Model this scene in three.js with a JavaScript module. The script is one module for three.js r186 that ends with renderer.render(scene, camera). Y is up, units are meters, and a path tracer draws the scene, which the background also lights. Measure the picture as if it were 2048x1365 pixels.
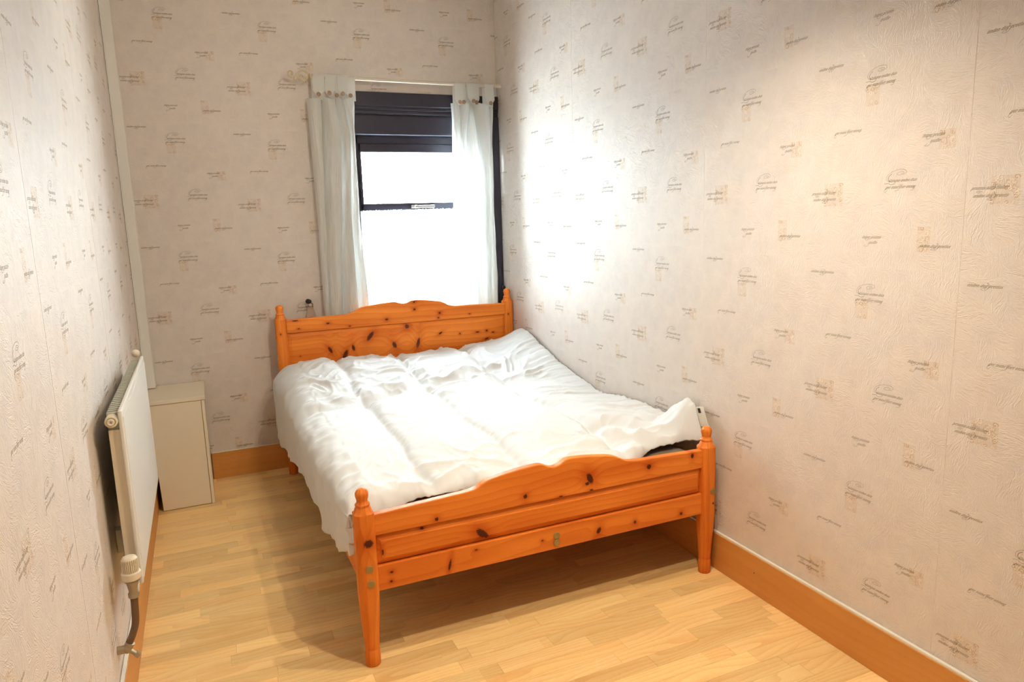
import * as THREE from 'three';
import { RoundedBoxGeometry } from 'three/addons/geometries/RoundedBoxGeometry.js';
import { mergeGeometries, mergeVertices, toCreasedNormals } from 'three/addons/utils/BufferGeometryUtils.js';
import { createNoise2D, createNoise3D } from 'simplex-noise';

// ------------------------------------------------------------------ camera, sky, lamps, exposure
const scene = new THREE.Scene();
const camera = new THREE.PerspectiveCamera(51.38, 2048 / 1365, 0.02, 60);
camera.position.set(0, 1.4868, 0);
camera.rotation.set(-0.1723, -0.4116, -0.0316, 'YXZ');
const renderer = new THREE.WebGLRenderer({ antialias: true });
renderer.toneMapping = THREE.LinearToneMapping;
renderer.toneMappingExposure = 1.33;
renderer.shadowMap.enabled = true;
renderer.shadowMap.type = THREE.PCFSoftShadowMap;
// an even, bright overcast sky; it reaches the room through the window only
scene.background = new THREE.Color().setRGB(0.82, 0.99, 1.05);
scene.backgroundIntensity = 47;
// the three warm spot heads of the ceiling light (the fitting itself is built at the end)
const BULBS = [[1.25, 2.4, -1.75], [0.78, 2.4, -2.3], [1.0, 2.4, -1.25]];
const AIM = [[0.95, 0, -1.75], [0.25, 1.25, -4.4], [0.9, 0, -1.85]], CONE = [1.3, 1.32, 1.22];
const BULB_CD = [4.3, 2.2, 5.0], BULB_COLOR = new THREE.Color().setRGB(1.0, 0.885, 0.67);

// ------------------------------------------------------------------ measures (metres)
const XL = -0.333, XR = 1.885, ZB = -4.447, ZF = 0.9, YC = 2.95;

// ------------------------------------------------------------------ random and helpers
function rng(seed) { let s = seed | 0; return () => { s = (s + 0x6d2b79f5) | 0; let t = Math.imul(s ^ (s >>> 15), 1 | s); t = (t + Math.imul(t ^ (t >>> 7), 61 | t)) ^ t; return ((t ^ (t >>> 14)) >>> 0) / 4294967296; }; }
const n2 = createNoise2D(rng(11)), n3 = createNoise3D(rng(12));
const clamp = (x, a, b) => Math.min(b, Math.max(a, x)), lerp = (a, b, t) => a + (b - a) * t;
const sstep = (a, b, x) => { const t = clamp((x - a) / (b - a), 0, 1); return t * t * (3 - 2 * t); };
function curve(pts) { // piecewise smooth interpolation of [x, y] pairs
  return (x) => {
    if (x <= pts[0][0]) return pts[0][1];
    for (let i = 1; i < pts.length; i++) if (x <= pts[i][0]) return lerp(pts[i - 1][1], pts[i][1], sstep(pts[i - 1][0], pts[i][0], x) * 0.6 + 0.4 * (x - pts[i - 1][0]) / (pts[i][0] - pts[i - 1][0]));
    return pts[pts.length - 1][1];
  };
}
const used = new Map();
function numbered(name) { const n = used.get(name) ?? 0; used.set(name, n + 1); return n ? `${name}_${String(n).padStart(3, '0')}` : name; }
function shade(o) { o.castShadow = true; o.receiveShadow = true; return o; }
function part(name, geo, mat, parent, label) {
  const m = shade(new THREE.Mesh(geo, mat)); m.name = parent ? name : numbered(name);
  if (parent) { const same = parent.children.filter((c) => c.name.replace(/_\d{3}$/, '') === name).length; if (same) m.name = `${name}_${String(same).padStart(3, '0')}`; }
  (parent ?? scene).add(m); if (label) m.userData.label = label; return m;
}
function thing(name, label, category, [x, y, z], group) {
  const o = new THREE.Group(); o.name = numbered(name); o.position.set(x, y, z); o.userData = { label, category };
  if (group) o.userData.group = group;
  scene.add(o); return o;
}
function structure(name) { const o = new THREE.Group(); o.name = name; o.userData = { kind: 'structure' }; scene.add(o); return o; }
const move = (g, x, y, z) => g.translate(x, y, z);
function box(x0, x1, y0, y1, z0, z1) { return new THREE.BoxGeometry(x1 - x0, y1 - y0, z1 - z0).translate((x0 + x1) / 2, (y0 + y1) / 2, (z0 + z1) / 2); }
function rbox(x0, x1, y0, y1, z0, z1, r = 0.003, seg = 2) { return new RoundedBoxGeometry(x1 - x0, y1 - y0, z1 - z0, seg, r).translate((x0 + x1) / 2, (y0 + y1) / 2, (z0 + z1) / 2); }
function uvBy(geo, f) { // f(x, y, z, nx, ny, nz) -> [u, v]
  const p = geo.attributes.position, n = geo.attributes.normal, uv = new Float32Array(p.count * 2);
  for (let i = 0; i < p.count; i++) { const r = f(p.getX(i), p.getY(i), p.getZ(i), n.getX(i), n.getY(i), n.getZ(i)); uv[2 * i] = r[0]; uv[2 * i + 1] = r[1]; }
  geo.setAttribute('uv', new THREE.BufferAttribute(uv, 2)); return geo;
}
const tube = (pts, r, n = 40, closed = false, rs = 8) => new THREE.TubeGeometry(new THREE.CatmullRomCurve3(pts.map((p) => new THREE.Vector3(...p)), closed), n, r, rs, closed);
const lathe = (prof, n = 28) => new THREE.LatheGeometry(prof.map(([r, y]) => new THREE.Vector2(Math.max(r, 1e-5), y)), n);
function gridMesh(nu, nv, f, closeU = false) { // f(u, v) -> [x, y, z, u, v]
  const pos = [], uv = [], idx = [];
  for (let j = 0; j <= nv; j++) for (let i = 0; i <= nu; i++) { const p = f(i / nu, j / nv); pos.push(p[0], p[1], p[2]); uv.push(p[3] ?? i / nu, p[4] ?? j / nv); }
  for (let j = 0; j < nv; j++) for (let i = 0; i < nu; i++) { const a = j * (nu + 1) + i; idx.push(a, a + 1, a + nu + 2, a, a + nu + 2, a + nu + 1); }
  const g = new THREE.BufferGeometry(); g.setAttribute('position', new THREE.Float32BufferAttribute(pos, 3)); g.setAttribute('uv', new THREE.Float32BufferAttribute(uv, 2)); g.setIndex(idx); g.computeVertexNormals(); return g;
}
// a sheet given by its upper face, thickened along its normals and closed round its edge
function slab(nu, nv, f, thick) {
  const top = gridMesh(nu, nv, f), p = top.attributes.position, n = top.attributes.normal, uv = top.attributes.uv, N = p.count, pos = [], uvs = [], idx = [];
  for (let s = 0; s < 2; s++) for (let i = 0; i < N; i++) { const t = s ? -thick : 0; pos.push(p.getX(i) + n.getX(i) * t, p.getY(i) + n.getY(i) * t, p.getZ(i) + n.getZ(i) * t); uvs.push(uv.getX(i), uv.getY(i)); }
  const ti = top.index.array;
  for (let k = 0; k < ti.length; k += 3) { idx.push(ti[k], ti[k + 1], ti[k + 2], N + ti[k], N + ti[k + 2], N + ti[k + 1]); }
  const at = (i, j) => j * (nu + 1) + i, side = (a, b) => idx.push(b, a, N + a, b, N + a, N + b);
  for (let i = 0; i < nu; i++) { side(at(i, 0), at(i + 1, 0)); side(at(i + 1, nv), at(i, nv)); }
  for (let j = 0; j < nv; j++) { side(at(0, j + 1), at(0, j)); side(at(nu, j), at(nu, j + 1)); }
  const g = new THREE.BufferGeometry(); g.setAttribute('position', new THREE.Float32BufferAttribute(pos, 3)); g.setAttribute('uv', new THREE.Float32BufferAttribute(uvs, 2)); g.setIndex(idx); g.computeVertexNormals(); return g;
}

// ------------------------------------------------------------------ textures
function canvasTex(c, srgb, repeat = true) {
  const t = new THREE.CanvasTexture(c); t.wrapS = t.wrapT = repeat ? THREE.RepeatWrapping : THREE.ClampToEdgeWrapping; t.anisotropy = 8;
  if (srgb) t.colorSpace = THREE.SRGBColorSpace; return t;
}
function newCanvas(w, h) { const c = document.createElement('canvas'); c.width = w; c.height = h; return c; }

// wallpaper: one repeat, 0.534 m wide and 0.642 m high, of script lines and damask patches on an embossed ground
const TILE_W = 0.534, TILE_H = 0.642;
function wallpaper() {
  const W = 1536, H = 1848, S = W / TILE_W, col = newCanvas(W, H), bmp = newCanvas(W, H), c = col.getContext('2d'), b = bmp.getContext('2d'), r = rng(5);
  c.fillStyle = 'rgb(231,220,212)'; c.fillRect(0, 0, W, H);
  b.fillStyle = 'rgb(128,128,128)'; b.fillRect(0, 0, W, H);
  // faint mottling of the ground
  for (let i = 0; i < 500; i++) { const x = r() * W, y = r() * H, q = 40 + r() * 110, g = c.createRadialGradient(x, y, 0, x, y, q), up = r() < 0.5; g.addColorStop(0, up ? 'rgba(240,226,208,.016)' : 'rgba(222,206,190,.016)'); g.addColorStop(1, 'rgba(0,0,0,0)'); c.fillStyle = g; c.fillRect(x - q, y - q, 2 * q, 2 * q); }
  // brushed relief
  const dir = createNoise2D(rng(6)); b.lineCap = 'round';
  for (let i = 0; i < 6500; i++) {
    const x = r() * W, y = r() * H, a = dir(x / 420, y / 420) * 1.5 + 1.0 + (r() - 0.5) * 0.5, l = (0.008 + r() * 0.020) * S, bend = (r() - 0.5) * 0.5 * l, dx = Math.cos(a) * l, dy = Math.sin(a) * l;
    b.strokeStyle = r() < 0.55 ? `rgba(235,235,235,${0.1 + r() * 0.3})` : `rgba(25,25,25,${0.1 + r() * 0.28})`; b.lineWidth = 2.2 + r() * 5.5;
    for (const ox of [-W, 0, W]) for (const oy of [-H, 0, H]) { if (x + ox < -60 || x + ox > W + 60 || y + oy < -60 || y + oy > H + 60) continue; b.beginPath(); b.moveTo(x + ox - dx / 2, y + oy - dy / 2); b.quadraticCurveTo(x + ox - dy * bend / l, y + oy + dx * bend / l, x + ox + dx / 2, y + oy + dy / 2); b.stroke(); }
  }
  const X = (u) => u * S, Y = (t) => H - t * S;
  function damask(u0, u1, t0, t1, seed) {
    const q = rng(seed), x0 = X(u0), y0 = Y(t1), w = X(u1) - x0, h = Y(t0) - y0;
    for (const [g, ink, pale] of [[c, 'rgba(200,168,140,', 'rgba(240,226,208,'], [b, 'rgba(60,60,60,', 'rgba(225,225,225,']]) {
      g.save(); g.beginPath(); g.rect(x0, y0, w, h); g.clip(); g.fillStyle = ink + '.2)'; g.fillRect(x0, y0, w, h);
      const p = rng(seed + 1);
      for (let k = 0; k < w * h / 1500; k++) {
        const cx = x0 + p() * w, cy = y0 + p() * h, R = 12 + p() * 26, a0 = p() * 6.28, sg = p() < 0.5 ? -1 : 1;
        g.lineWidth = 3 + p() * 6; g.strokeStyle = (p() < 0.45 ? ink : pale) + (0.45 + p() * 0.35) + ')'; g.beginPath();
        for (let t = 0; t <= 1; t += 0.05) { const rr = R * (1 - t * 0.85), a = a0 + sg * t * 6.5; g.lineTo(cx + rr * Math.cos(a), cy + rr * Math.sin(a)); } g.stroke();
        g.fillStyle = (p() < 0.5 ? ink : pale) + '.35)'; g.beginPath(); g.ellipse(cx + R * 0.8 * Math.cos(a0), cy + R * 0.8 * Math.sin(a0), 4 + p() * 9, 2 + p() * 4, a0, 0, 6.3); g.fill();
      }
      g.restore();
    }
  }
  function script(text, u0, u1, t, xh = 0.0052) {
    const size = xh * S / 0.5;
    for (const [g, ink, k] of [[c, 'rgb(134,114,84)', 1], [b, 'rgba(20,20,20,.75)', 1]]) {
      g.save(); g.font = `${size}px serif`; const w = g.measureText(text).width; g.translate(X(u0), Y(t)); g.transform(1, 0, -0.75, 1, 0, 0); g.scale((X(u1) - X(u0)) / w, 1); g.fillStyle = ink; g.strokeStyle = ink; g.lineWidth = 0.9; g.fillText(text, 0, 0); g.strokeText(text, 0, 0);
      g.globalAlpha = 0.3; g.lineWidth = 1.2; let x = 0; g.beginPath();   // the joining strokes of a written hand
      for (const word of text.split(' ')) { const q = g.measureText(word).width; g.moveTo(x, -1); g.lineTo(x + q, -1); x += q + g.measureText(' ').width; } g.stroke(); g.restore();
    }
  }
  function stroke(pts, w = 2.2) {
    for (const [g, ink] of [[c, 'rgba(122,104,78,.95)'], [b, 'rgba(20,20,20,.7)']]) { g.strokeStyle = ink; g.lineWidth = w; g.lineCap = 'round'; g.beginPath(); const P = new THREE.CatmullRomCurve3(pts.map(([u, t]) => new THREE.Vector3(X(u), Y(t), 0))).getPoints(60); P.forEach((p, i) => (i ? g.lineTo(p.x, p.y) : g.moveTo(p.x, p.y))); g.stroke(); }
  }
  const spiral = (u, t, ru, rt, turns, a0 = 0) => { const o = []; for (let k = 0; k <= 26; k++) { const f = k / 26, a = a0 + f * turns * 6.283, q = 1 - f * 0.8; o.push([u + ru * q * Math.cos(a), t + rt * q * Math.sin(a)]); } return o; };
  function quisque(u, t) {
    script('Cuisque enden duis', u + 0.012, u + 0.102, t + 0.003); script('ger nunc forr enneg', u + 0.003, u + 0.098, t - 0.016);
    stroke([[u + 0.018, t + 0.003], [u + 0.006, t + 0.009], [u + 0.007, t + 0.02], [u + 0.022, t + 0.031], [u + 0.045, t + 0.037], [u + 0.066, t + 0.035], [u + 0.071, t + 0.029], [u + 0.063, t + 0.024], [u + 0.05, t + 0.0215], [u + 0.04, t + 0.024], [u + 0.045, t + 0.029], [u + 0.055, t + 0.0305], [u + 0.062, t + 0.028], [u + 0.056, t + 0.0255], [u + 0.05, t + 0.027]]);
    stroke([[u + 0.022, t + 0.026], [u + 0.013, t + 0.018], [u + 0.012, t + 0.009], [u + 0.02, t + 0.004]], 4);
    stroke([[u, t - 0.002], [u + 0.012, t - 0.001], [u + 0.022, t - 0.005], [u + 0.034, t - 0.002]], 3);
    stroke([[u + 0.006, t - 0.016], [u, t - 0.023], [u + 0.003, t - 0.027], [u + 0.009, t - 0.021]]); stroke([[u + 0.06, t - 0.006], [u + 0.05, t - 0.008], [u + 0.047, t - 0.02], [u + 0.035, t - 0.024]]); stroke([[u + 0.097, t - 0.014], [u + 0.094, t - 0.022], [u + 0.085, t - 0.024]]);
  }
  const loop = (u, t) => stroke([[u + 0.014, t + 0.009], [u + 0.009, t + 0.012], [u + 0.013, t + 0.001], [u + 0.003, t - 0.008], [u - 0.008, t - 0.006], [u - 0.002, t - 0.003], [u + 0.004, t - 0.005]]);
  const enden = (u, t) => { script('enden dug pretius', u, u + 0.093, t); loop(u + 0.046, t); };
  const nunc = (u, t) => { script('ger nunc forr enneg', u, u + 0.097, t); stroke([[u + 0.003, t], [u - 0.003, t - 0.007], [u, t - 0.011], [u + 0.006, t - 0.005]]); stroke([[u + 0.06, t + 0.01], [u + 0.05, t + 0.008], [u + 0.046, t - 0.004], [u + 0.034, t - 0.008]]); };
  const feulg = (u, t) => { script('folger pruntis', u, u + 0.066, t); script('nufle', u + 0.024, u + 0.054, t - 0.016); stroke([[u + 0.03, t - 0.016], [u + 0.018, t - 0.025], [u + 0.009, t - 0.024], [u + 0.016, t - 0.02]]); stroke([[u + 0.028, t], [u + 0.02, t - 0.006], [u + 0.012, t - 0.005]]); };
  damask(0.205, 0.253, 0.482, 0.545, 21); damask(0.449, 0.497, 0.334, 0.386, 22); damask(0.065, 0.138, 0.19, 0.262, 23); damask(0.402, 0.443, 0.053, 0.125, 24);
  enden(0.022, 0.617); quisque(0.202, 0.555); nunc(0.096, 0.413); feulg(0.397, 0.372); quisque(0.286, 0.252); feulg(0.216, 0.09); enden(0.408, 0.067);
  script('pruntus nufla feulter', 0.013, 0.108, 0.229); script('enden dug pruntis', 0.019, 0.109, 0.209); loop(0.065, 0.209); stroke(spiral(0.035, 0.222, 0.008, 0.004, 1.5)); stroke(spiral(0.078, 0.236, 0.012, 0.005, 1.6));
  return [canvasTex(col, true), canvasTex(bmp, false)];
}
const [paperMap, paperBump] = wallpaper();

// wood: colours in 0..255, grain along x (or along y when turn is set); knots in metres from the lower left corner
function wood(wm, hm, ppm, o) {
  const W = Math.max(16, Math.round(wm * ppm)), H = Math.max(16, Math.round(hm * ppm)), cv = newCanvas(W, H), ctx = cv.getContext('2d'), im = ctx.createImageData(W, H), d = im.data, A = o.a, B = o.b, seed = o.seed ?? 0, knots = o.knots ?? [];
  for (let j = 0; j < H; j++) for (let i = 0; i < W; i++) {
    let x = (i + 0.5) / ppm, y = hm - (j + 0.5) / ppm; if (o.turn) [x, y] = [y, x];
    let q = y, dark = 0, halo = 0;
    for (const [kx0, ky0, rx, ry, ang = 0] of knots) {
      const kx = o.turn ? ky0 : kx0, ky = o.turn ? kx0 : ky0, dx0 = x - kx, dy0 = y - ky, ca = Math.cos(ang), sa = Math.sin(ang), dx = dx0 * ca + dy0 * sa, dy = -dx0 * sa + dy0 * ca, e = Math.hypot(dx / rx, dy / ry);
      if (e > 7) continue;
      const edge = 1 + 0.25 * n2(dx0 * 160 + seed, dy0 * 160);
      q += Math.sign(dy0 || 1) * ry * 1.2 * Math.exp(-((dx0 / (rx * 3)) ** 2) - (dy0 / (ry * 4)) ** 2);
      dark = Math.max(dark, sstep(edge, edge * 0.6, e)); halo = Math.max(halo, Math.exp(-(e * e) / 5) * 0.55);
    }
    const warp = n2(x * (o.wx ?? 0.9) + seed, y * (o.wy ?? 5)) * (o.warp ?? 0.02) + n2(x * 3 + seed, y * 14 + 7) * 0.004, ph = (q + warp) / (o.ring ?? 0.012) + seed;
    let g = ph - Math.floor(ph); g = Math.pow(g, o.sharp ?? 3);                      // slow light early wood, sharp dark late wood
    const fine = n2(x * 22 + seed * 3, y * 900) * 0.5 + n2(x * 60, y * 1500 + seed) * 0.5, slow = n2(x * 1.3 + seed * 2, y * 9 + 3);
    let t = clamp(g * (o.contrast ?? 0.45) + fine * (o.fine ?? 0.12) + slow * (o.slow ?? 0.12) + 0.22 + halo, 0, 1);
    const k = (j * W + i) * 4; for (let c = 0; c < 3; c++) { let v = lerp(A[c], B[c], t); v = lerp(v, (o.k ?? [70, 28, 14])[c], dark * 0.92); d[k + c] = v; } d[k + 3] = 255;
  }
  ctx.putImageData(im, 0, 0); return canvasTex(cv, true);
}
const pineA = [232, 136, 52], pineB = [184, 80, 14];
const pine = (wm, hm, seed, knots, turn, ppm = 900) => new THREE.MeshPhysicalMaterial({ map: wood(wm, hm, ppm, { a: pineA, b: pineB, seed, knots, turn, ring: 0.03, warp: 0.035, wx: 0.6, wy: 5, contrast: 0.26, sharp: 2.2, fine: 0.10, slow: 0.26 }), roughness: 0.5, specularIntensity: 0.4, clearcoat: 0.05, clearcoatRoughness: 0.35 });

function noiseBump(size, f) { const c = newCanvas(size, size), x = c.getContext('2d'), im = x.createImageData(size, size); for (let j = 0; j < size; j++) for (let i = 0; i < size; i++) { const v = clamp(f(i, j) * 127 + 128, 0, 255), k = (j * size + i) * 4; im.data[k] = im.data[k + 1] = im.data[k + 2] = v; im.data[k + 3] = 255; } x.putImageData(im, 0, 0); return canvasTex(c, false); }
const weave = noiseBump(256, (i, j) => 0.5 * Math.sin(i * Math.PI / 2) * Math.cos(j * Math.PI / 2) + 0.3 * n2(i * 0.6, j * 0.08) + 0.3 * n2(i * 0.08, j * 0.6));
const std = (o) => new THREE.MeshStandardMaterial(o), lin = (r, g, b) => new THREE.Color().setRGB(r, g, b);

// ------------------------------------------------------------------ materials
const M = {
  paper: new THREE.MeshPhysicalMaterial({ map: paperMap, bumpMap: paperBump, bumpScale: 0.0030, roughness: 0.5, specularIntensity: 0.9 }),
  plaster: std({ color: lin(0.62, 0.56, 0.48), roughness: 0.9 }),
  ceiling: std({ color: lin(0.86, 0.85, 0.82), roughness: 0.95 }),
  darkPaint: new THREE.MeshPhysicalMaterial({ color: lin(0.022, 0.020, 0.036), roughness: 0.36 }),
  glass: new THREE.MeshPhysicalMaterial({ color: 0xffffff, transmission: 1, thickness: 0, roughness: 0, ior: 1.5 }),
  steel: std({ color: lin(0.55, 0.55, 0.54), metalness: 0.8, roughness: 0.42 }),
  whitePaint: new THREE.MeshPhysicalMaterial({ color: lin(0.84, 0.81, 0.77), roughness: 0.4 }),
  creamPaint: new THREE.MeshPhysicalMaterial({ color: lin(0.83, 0.74, 0.60), roughness: 0.5 }),
  enamel: new THREE.MeshPhysicalMaterial({ color: lin(0.80, 0.79, 0.76), roughness: 0.32 }),
  fin: std({ color: lin(0.62, 0.62, 0.55), roughness: 0.55, metalness: 0.1 }),
  caulk: std({ color: lin(0.82, 0.78, 0.70), roughness: 0.6 }),
  cotton: new THREE.MeshPhysicalMaterial({ color: lin(0.76, 0.785, 0.82), roughness: 0.9, bumpMap: weave, bumpScale: 0.00012, sheen: 0.3, sheenRoughness: 0.6, sheenColor: lin(1, 1, 1) }),
  ticking: std({ color: lin(0.20, 0.15, 0.11), roughness: 0.95 }),
  linen: new THREE.MeshPhysicalMaterial({ color: lin(0.94, 0.94, 0.925), roughness: 1, transmission: 0.6, thickness: 0, bumpMap: weave, bumpScale: 0.0002 }),
  button: std({ color: lin(0.30, 0.20, 0.13), roughness: 0.6 }),
  net: new THREE.MeshPhysicalMaterial({ color: lin(0.97, 0.98, 0.98), roughness: 1, transmission: 0.5, thickness: 0, transparent: true, opacity: 0.42 }),
  pole: std({ color: lin(0.72, 0.66, 0.55), roughness: 0.28, metalness: 0.35 }),
  gilt: std({ color: lin(0.60, 0.50, 0.33), roughness: 0.4, metalness: 0.3 }),
  brass: std({ color: lin(0.40, 0.30, 0.12), roughness: 0.45, metalness: 0.7 }),
  blackKnob: std({ color: lin(0.015, 0.013, 0.012), roughness: 0.4 }),
  pipe: std({ color: lin(0.17, 0.10, 0.06), roughness: 0.5, metalness: 0.4 }),
  valveBrass: std({ color: lin(0.40, 0.33, 0.23), roughness: 0.45, metalness: 0.5 }),
  plastic: std({ color: lin(0.80, 0.72, 0.58), roughness: 0.45 }),
  slot: std({ color: lin(0.08, 0.06, 0.05), roughness: 0.8 }),
  paperTag: std({ color: lin(0.75, 0.71, 0.62), roughness: 0.9 }),
  ink: std({ color: lin(0.03, 0.03, 0.03), roughness: 0.9 }),
  skirting: new THREE.MeshPhysicalMaterial({ map: wood(1.2, 0.17, 700, { a: [212, 146, 74], b: [194, 124, 52], seed: 3, ring: 0.03, contrast: 0.25, fine: 0.2, slow: 0.2 }), roughness: 0.42 }),
  bulb: std({ color: 0xffffff, emissive: BULB_COLOR, emissiveIntensity: 14, roughness: 0.4 }),
};

// ------------------------------------------------------------------ the room
const floor = structure('floor');
part('subfloor', box(XL - 0.2, XR + 0.2, -0.12, -0.012, ZB - 0.3, ZF + 0.2), M.plaster, floor);
{ // laminate staves, 65 mm wide, running across the room
  const map = wood(1.5, 0.52, 640, { a: [255, 223, 160], b: [228, 173, 108], seed: 8, ring: 0.024, warp: 0.035, wx: 1.5, wy: 8, sharp: 2.4, contrast: 0.36, fine: 0.14, slow: 0.16 });
  const tones = [[1, 1, 1], [0.86, 0.84, 0.8], [1.06, 1.06, 1.04], [0.93, 0.9, 0.86], [1.0, 0.97, 0.92], [0.9, 0.9, 0.89]].map((t) => new THREE.MeshPhysicalMaterial({ map, color: lin(...t), roughness: 0.36, specularIntensity: 0.8 }));
  const r = rng(31), wide = 0.065, rest = [];
  let row = 0;
  for (let z = ZB + 0.005; z < ZF; z += wide, row++) {
    let x = XL - r() * 0.35;
    while (x < XR) {
      const l = 0.26 + r() * 0.34, a = Math.max(x, XL), e = Math.min(x + l, XR); x += l;
      if (e - a < 0.02) continue;
      const g = new THREE.BoxGeometry(e - a - 0.0006, 0.012, wide - 0.0005).translate((a + e) / 2, -0.006, z + wide / 2), ou = r() * 1.5, ov = r() * 0.52, flip = r() < 0.5 ? -1 : 1;
      uvBy(g, (px, py, pz) => [(flip * px) / 1.5 + ou, (pz - z) / 0.52 + ov]);
      if (z > -1.45 || rest.length) rest.push(g); else part('floor_plank', g, tones[Math.floor(r() * tones.length)], floor);
    }
  }
  const m = part('floor_planks', mergeGeometries(rest), tones[0], floor); m.userData.kind = 'stuff';
}
const ceiling = structure('ceiling');
part('ceiling_board', box(XL - 0.2, XR + 0.2, YC, YC + 0.15, ZB - 0.3, ZF + 0.2), M.ceiling, ceiling);

// walls: solid plaster, papered in strips 0.53 m wide whose seams show; each strip hung a little higher or lower than the next
const flat = (poly, holes = []) => { const s = new THREE.Shape(poly.map(([a, b]) => new THREE.Vector2(a, b))); for (const h of holes) s.holes.push(new THREE.Path(h.map(([a, b]) => new THREE.Vector2(a, b)))); return s; };
function strip(parent, shape, along0, yQ, wide, high, place, k) {
  const g = new THREE.ExtrudeGeometry(shape, { depth: 0.0006 + (k % 2) * 0.00035, bevelEnabled: false });
  uvBy(g, (a, y) => [(a - along0) / wide, (y - yQ) / high + 0.555 / TILE_H]);
  place(g); part('wallpaper_strip', g, M.paper, parent);
}
const wallRight = structure('wall_right');
part('plaster', box(XR + 0.002, XR + 0.2, -0.1, YC + 0.1, ZB - 0.25, ZF + 0.2), M.plaster, wallRight);
{
  const s = [-4.523, -3.96, -3.428, -2.883, -2.345, -1.806, -1.272, -0.738, -0.204, 0.33, 0.864], q = [1.918, 1.914, 1.917, 1.9, 1.878, 1.855, 1.847, 1.85, 1.85, 1.85];
  for (let i = 0; i < 10; i++) { const a = Math.max(s[i], ZB), b = i === 9 ? ZF : s[i + 1]; // drawn facing the wall: along = z, turned to lie on x = XR
    strip(wallRight, flat([[a, 0.02], [b - 0.0004, 0.02], [b - 0.0004, YC], [a, YC]]), s[i], q[i], s[i + 1] - s[i], TILE_H, (g) => g.rotateY(-Math.PI / 2).translate(XR + 0.0012, 0, 0), i); }
}
const wallLeft = structure('wall_left');
part('plaster', box(XL - 0.2, XL - 0.002, -0.1, YC + 0.1, ZB - 0.25, ZF + 0.2), M.plaster, wallLeft);
for (let i = -1; i < 11; i++) { // along = -z
  const a0 = 1.36 + (i - 4) * TILE_W, a = Math.max(a0, -ZF), b = Math.min(a0 + TILE_W - 0.0004, -ZB); if (b - a < 0.01) continue;
  strip(wallLeft, flat([[a, 0.02], [b, 0.02], [b, YC], [a, YC]]), a0, 0.602, TILE_W, TILE_H, (g) => g.rotateY(Math.PI / 2).translate(XL - 0.0012, 0, 0), i + 2);
}
const WX0 = 0.935, WX1 = 1.815, WY0 = 0.86, WY1 = 2.14;     // the window opening
const wallBack = structure('wall_back');
{
  const g = new THREE.ExtrudeGeometry(flat([[XL - 0.2, -0.1], [XR + 0.2, -0.1], [XR + 0.2, YC + 0.1], [XL - 0.2, YC + 0.1]], [[[WX0, WY0], [WX0, WY1], [WX1, WY1], [WX1, WY0]]]), { depth: 0.25, bevelEnabled: false });
  part('plaster', g.translate(0, 0, ZB - 0.252), M.plaster, wallBack);
  const s = [-0.302, 0.232, 0.768, 1.299, 1.885], q = [2.617, 2.586, 2.584, 2.574], put = (g) => g.translate(0, 0, ZB - 0.0012);
  s[0] = -0.302;
  for (let i = 0; i < 4; i++) {
    const a = i ? s[i] : XL, b = Math.min(s[i + 1], XR) - 0.0004, w = 0.535, high = 0.649;
    if (i < 2) strip(wallBack, flat([[a, 0.02], [b, 0.02], [b, YC], [a, YC]]), s[i], q[i], w, high, put, i);
    else if (i === 2) strip(wallBack, flat([[a, 0.02], [b, 0.02], [b, WY0 - 0.03], [WX0 - 0.03, WY0 - 0.03], [WX0 - 0.03, WY1 + 0.03], [b, WY1 + 0.03], [b, YC], [a, YC]]), s[i], q[i], w, high, put, i);
    else { strip(wallBack, flat([[a, 0.02], [b, 0.02], [b, WY0 - 0.03], [a, WY0 - 0.03]]), s[i], q[i], w, high, put, i); strip(wallBack, flat([[a, WY1 + 0.03], [b, WY1 + 0.03], [b, YC], [a, YC]]), s[i], q[i], w, high, put, i); }
  }
}
const wallFront = structure('wall_front');
part('plaster', box(XL - 0.2, XR + 0.2, -0.1, YC + 0.1, ZF, ZF + 0.2), M.plaster, wallFront);

// skirting boards with a white caulked top edge
function skirting(name, x0, x1, z0, z1, alongZ) {
  const s = structure(name), g = rbox(x0, x1, 0, 0.158, z0, z1, 0.002);
  uvBy(g, (x, y, z) => [(alongZ ? z : x) / 1.2, y / 0.17]); part('board', g, M.skirting, s);
  const c = alongZ ? rbox(x0 + (name.endsWith('right') ? 0.003 : 0), x1 - (name.endsWith('left') ? 0.003 : 0), 0.157, 0.1665, z0, z1, 0.002) : rbox(x0, x1, 0.157, 0.163, z0, z1 - 0.006, 0.002);
  part('caulk_bead', c, M.caulk, s);
}
skirting('baseboard_right', XR - 0.015, XR - 0.0008, ZB + 0.016, ZF - 0.001, true);
{ const n = part('nail_head', new THREE.CylinderGeometry(0.0028, 0.0028, 0.0016, 12).rotateZ(Math.PI / 2).translate(XR - 0.0152, 0.0875, -1.99), std({ color: lin(0.06, 0.05, 0.04), roughness: 0.6 }), scene.getObjectByName('baseboard_right')); n.userData.label = 'small dark nail head'; }
skirting('baseboard_left', XL + 0.0008, XL + 0.015, ZB + 0.09, ZF - 0.001, true);
skirting('baseboard_back', -0.036, XR - 0.017, ZB + 0.0008, ZB + 0.015, false);
// boxed pipe run in the left corner, standing on the white cabinet
const trim = structure('trim_1');
part('pipe_boxing', rbox(XL + 0.001, -0.284, 0.607, YC - 0.002, ZB + 0.001, ZB + 0.088, 0.003), M.whitePaint, trim);
part('cover_strip', rbox(XL + 0.001, XL + 0.006, 0.62, YC - 0.004, ZB + 0.09, ZB + 0.118, 0.002), M.whitePaint, trim);

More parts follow.
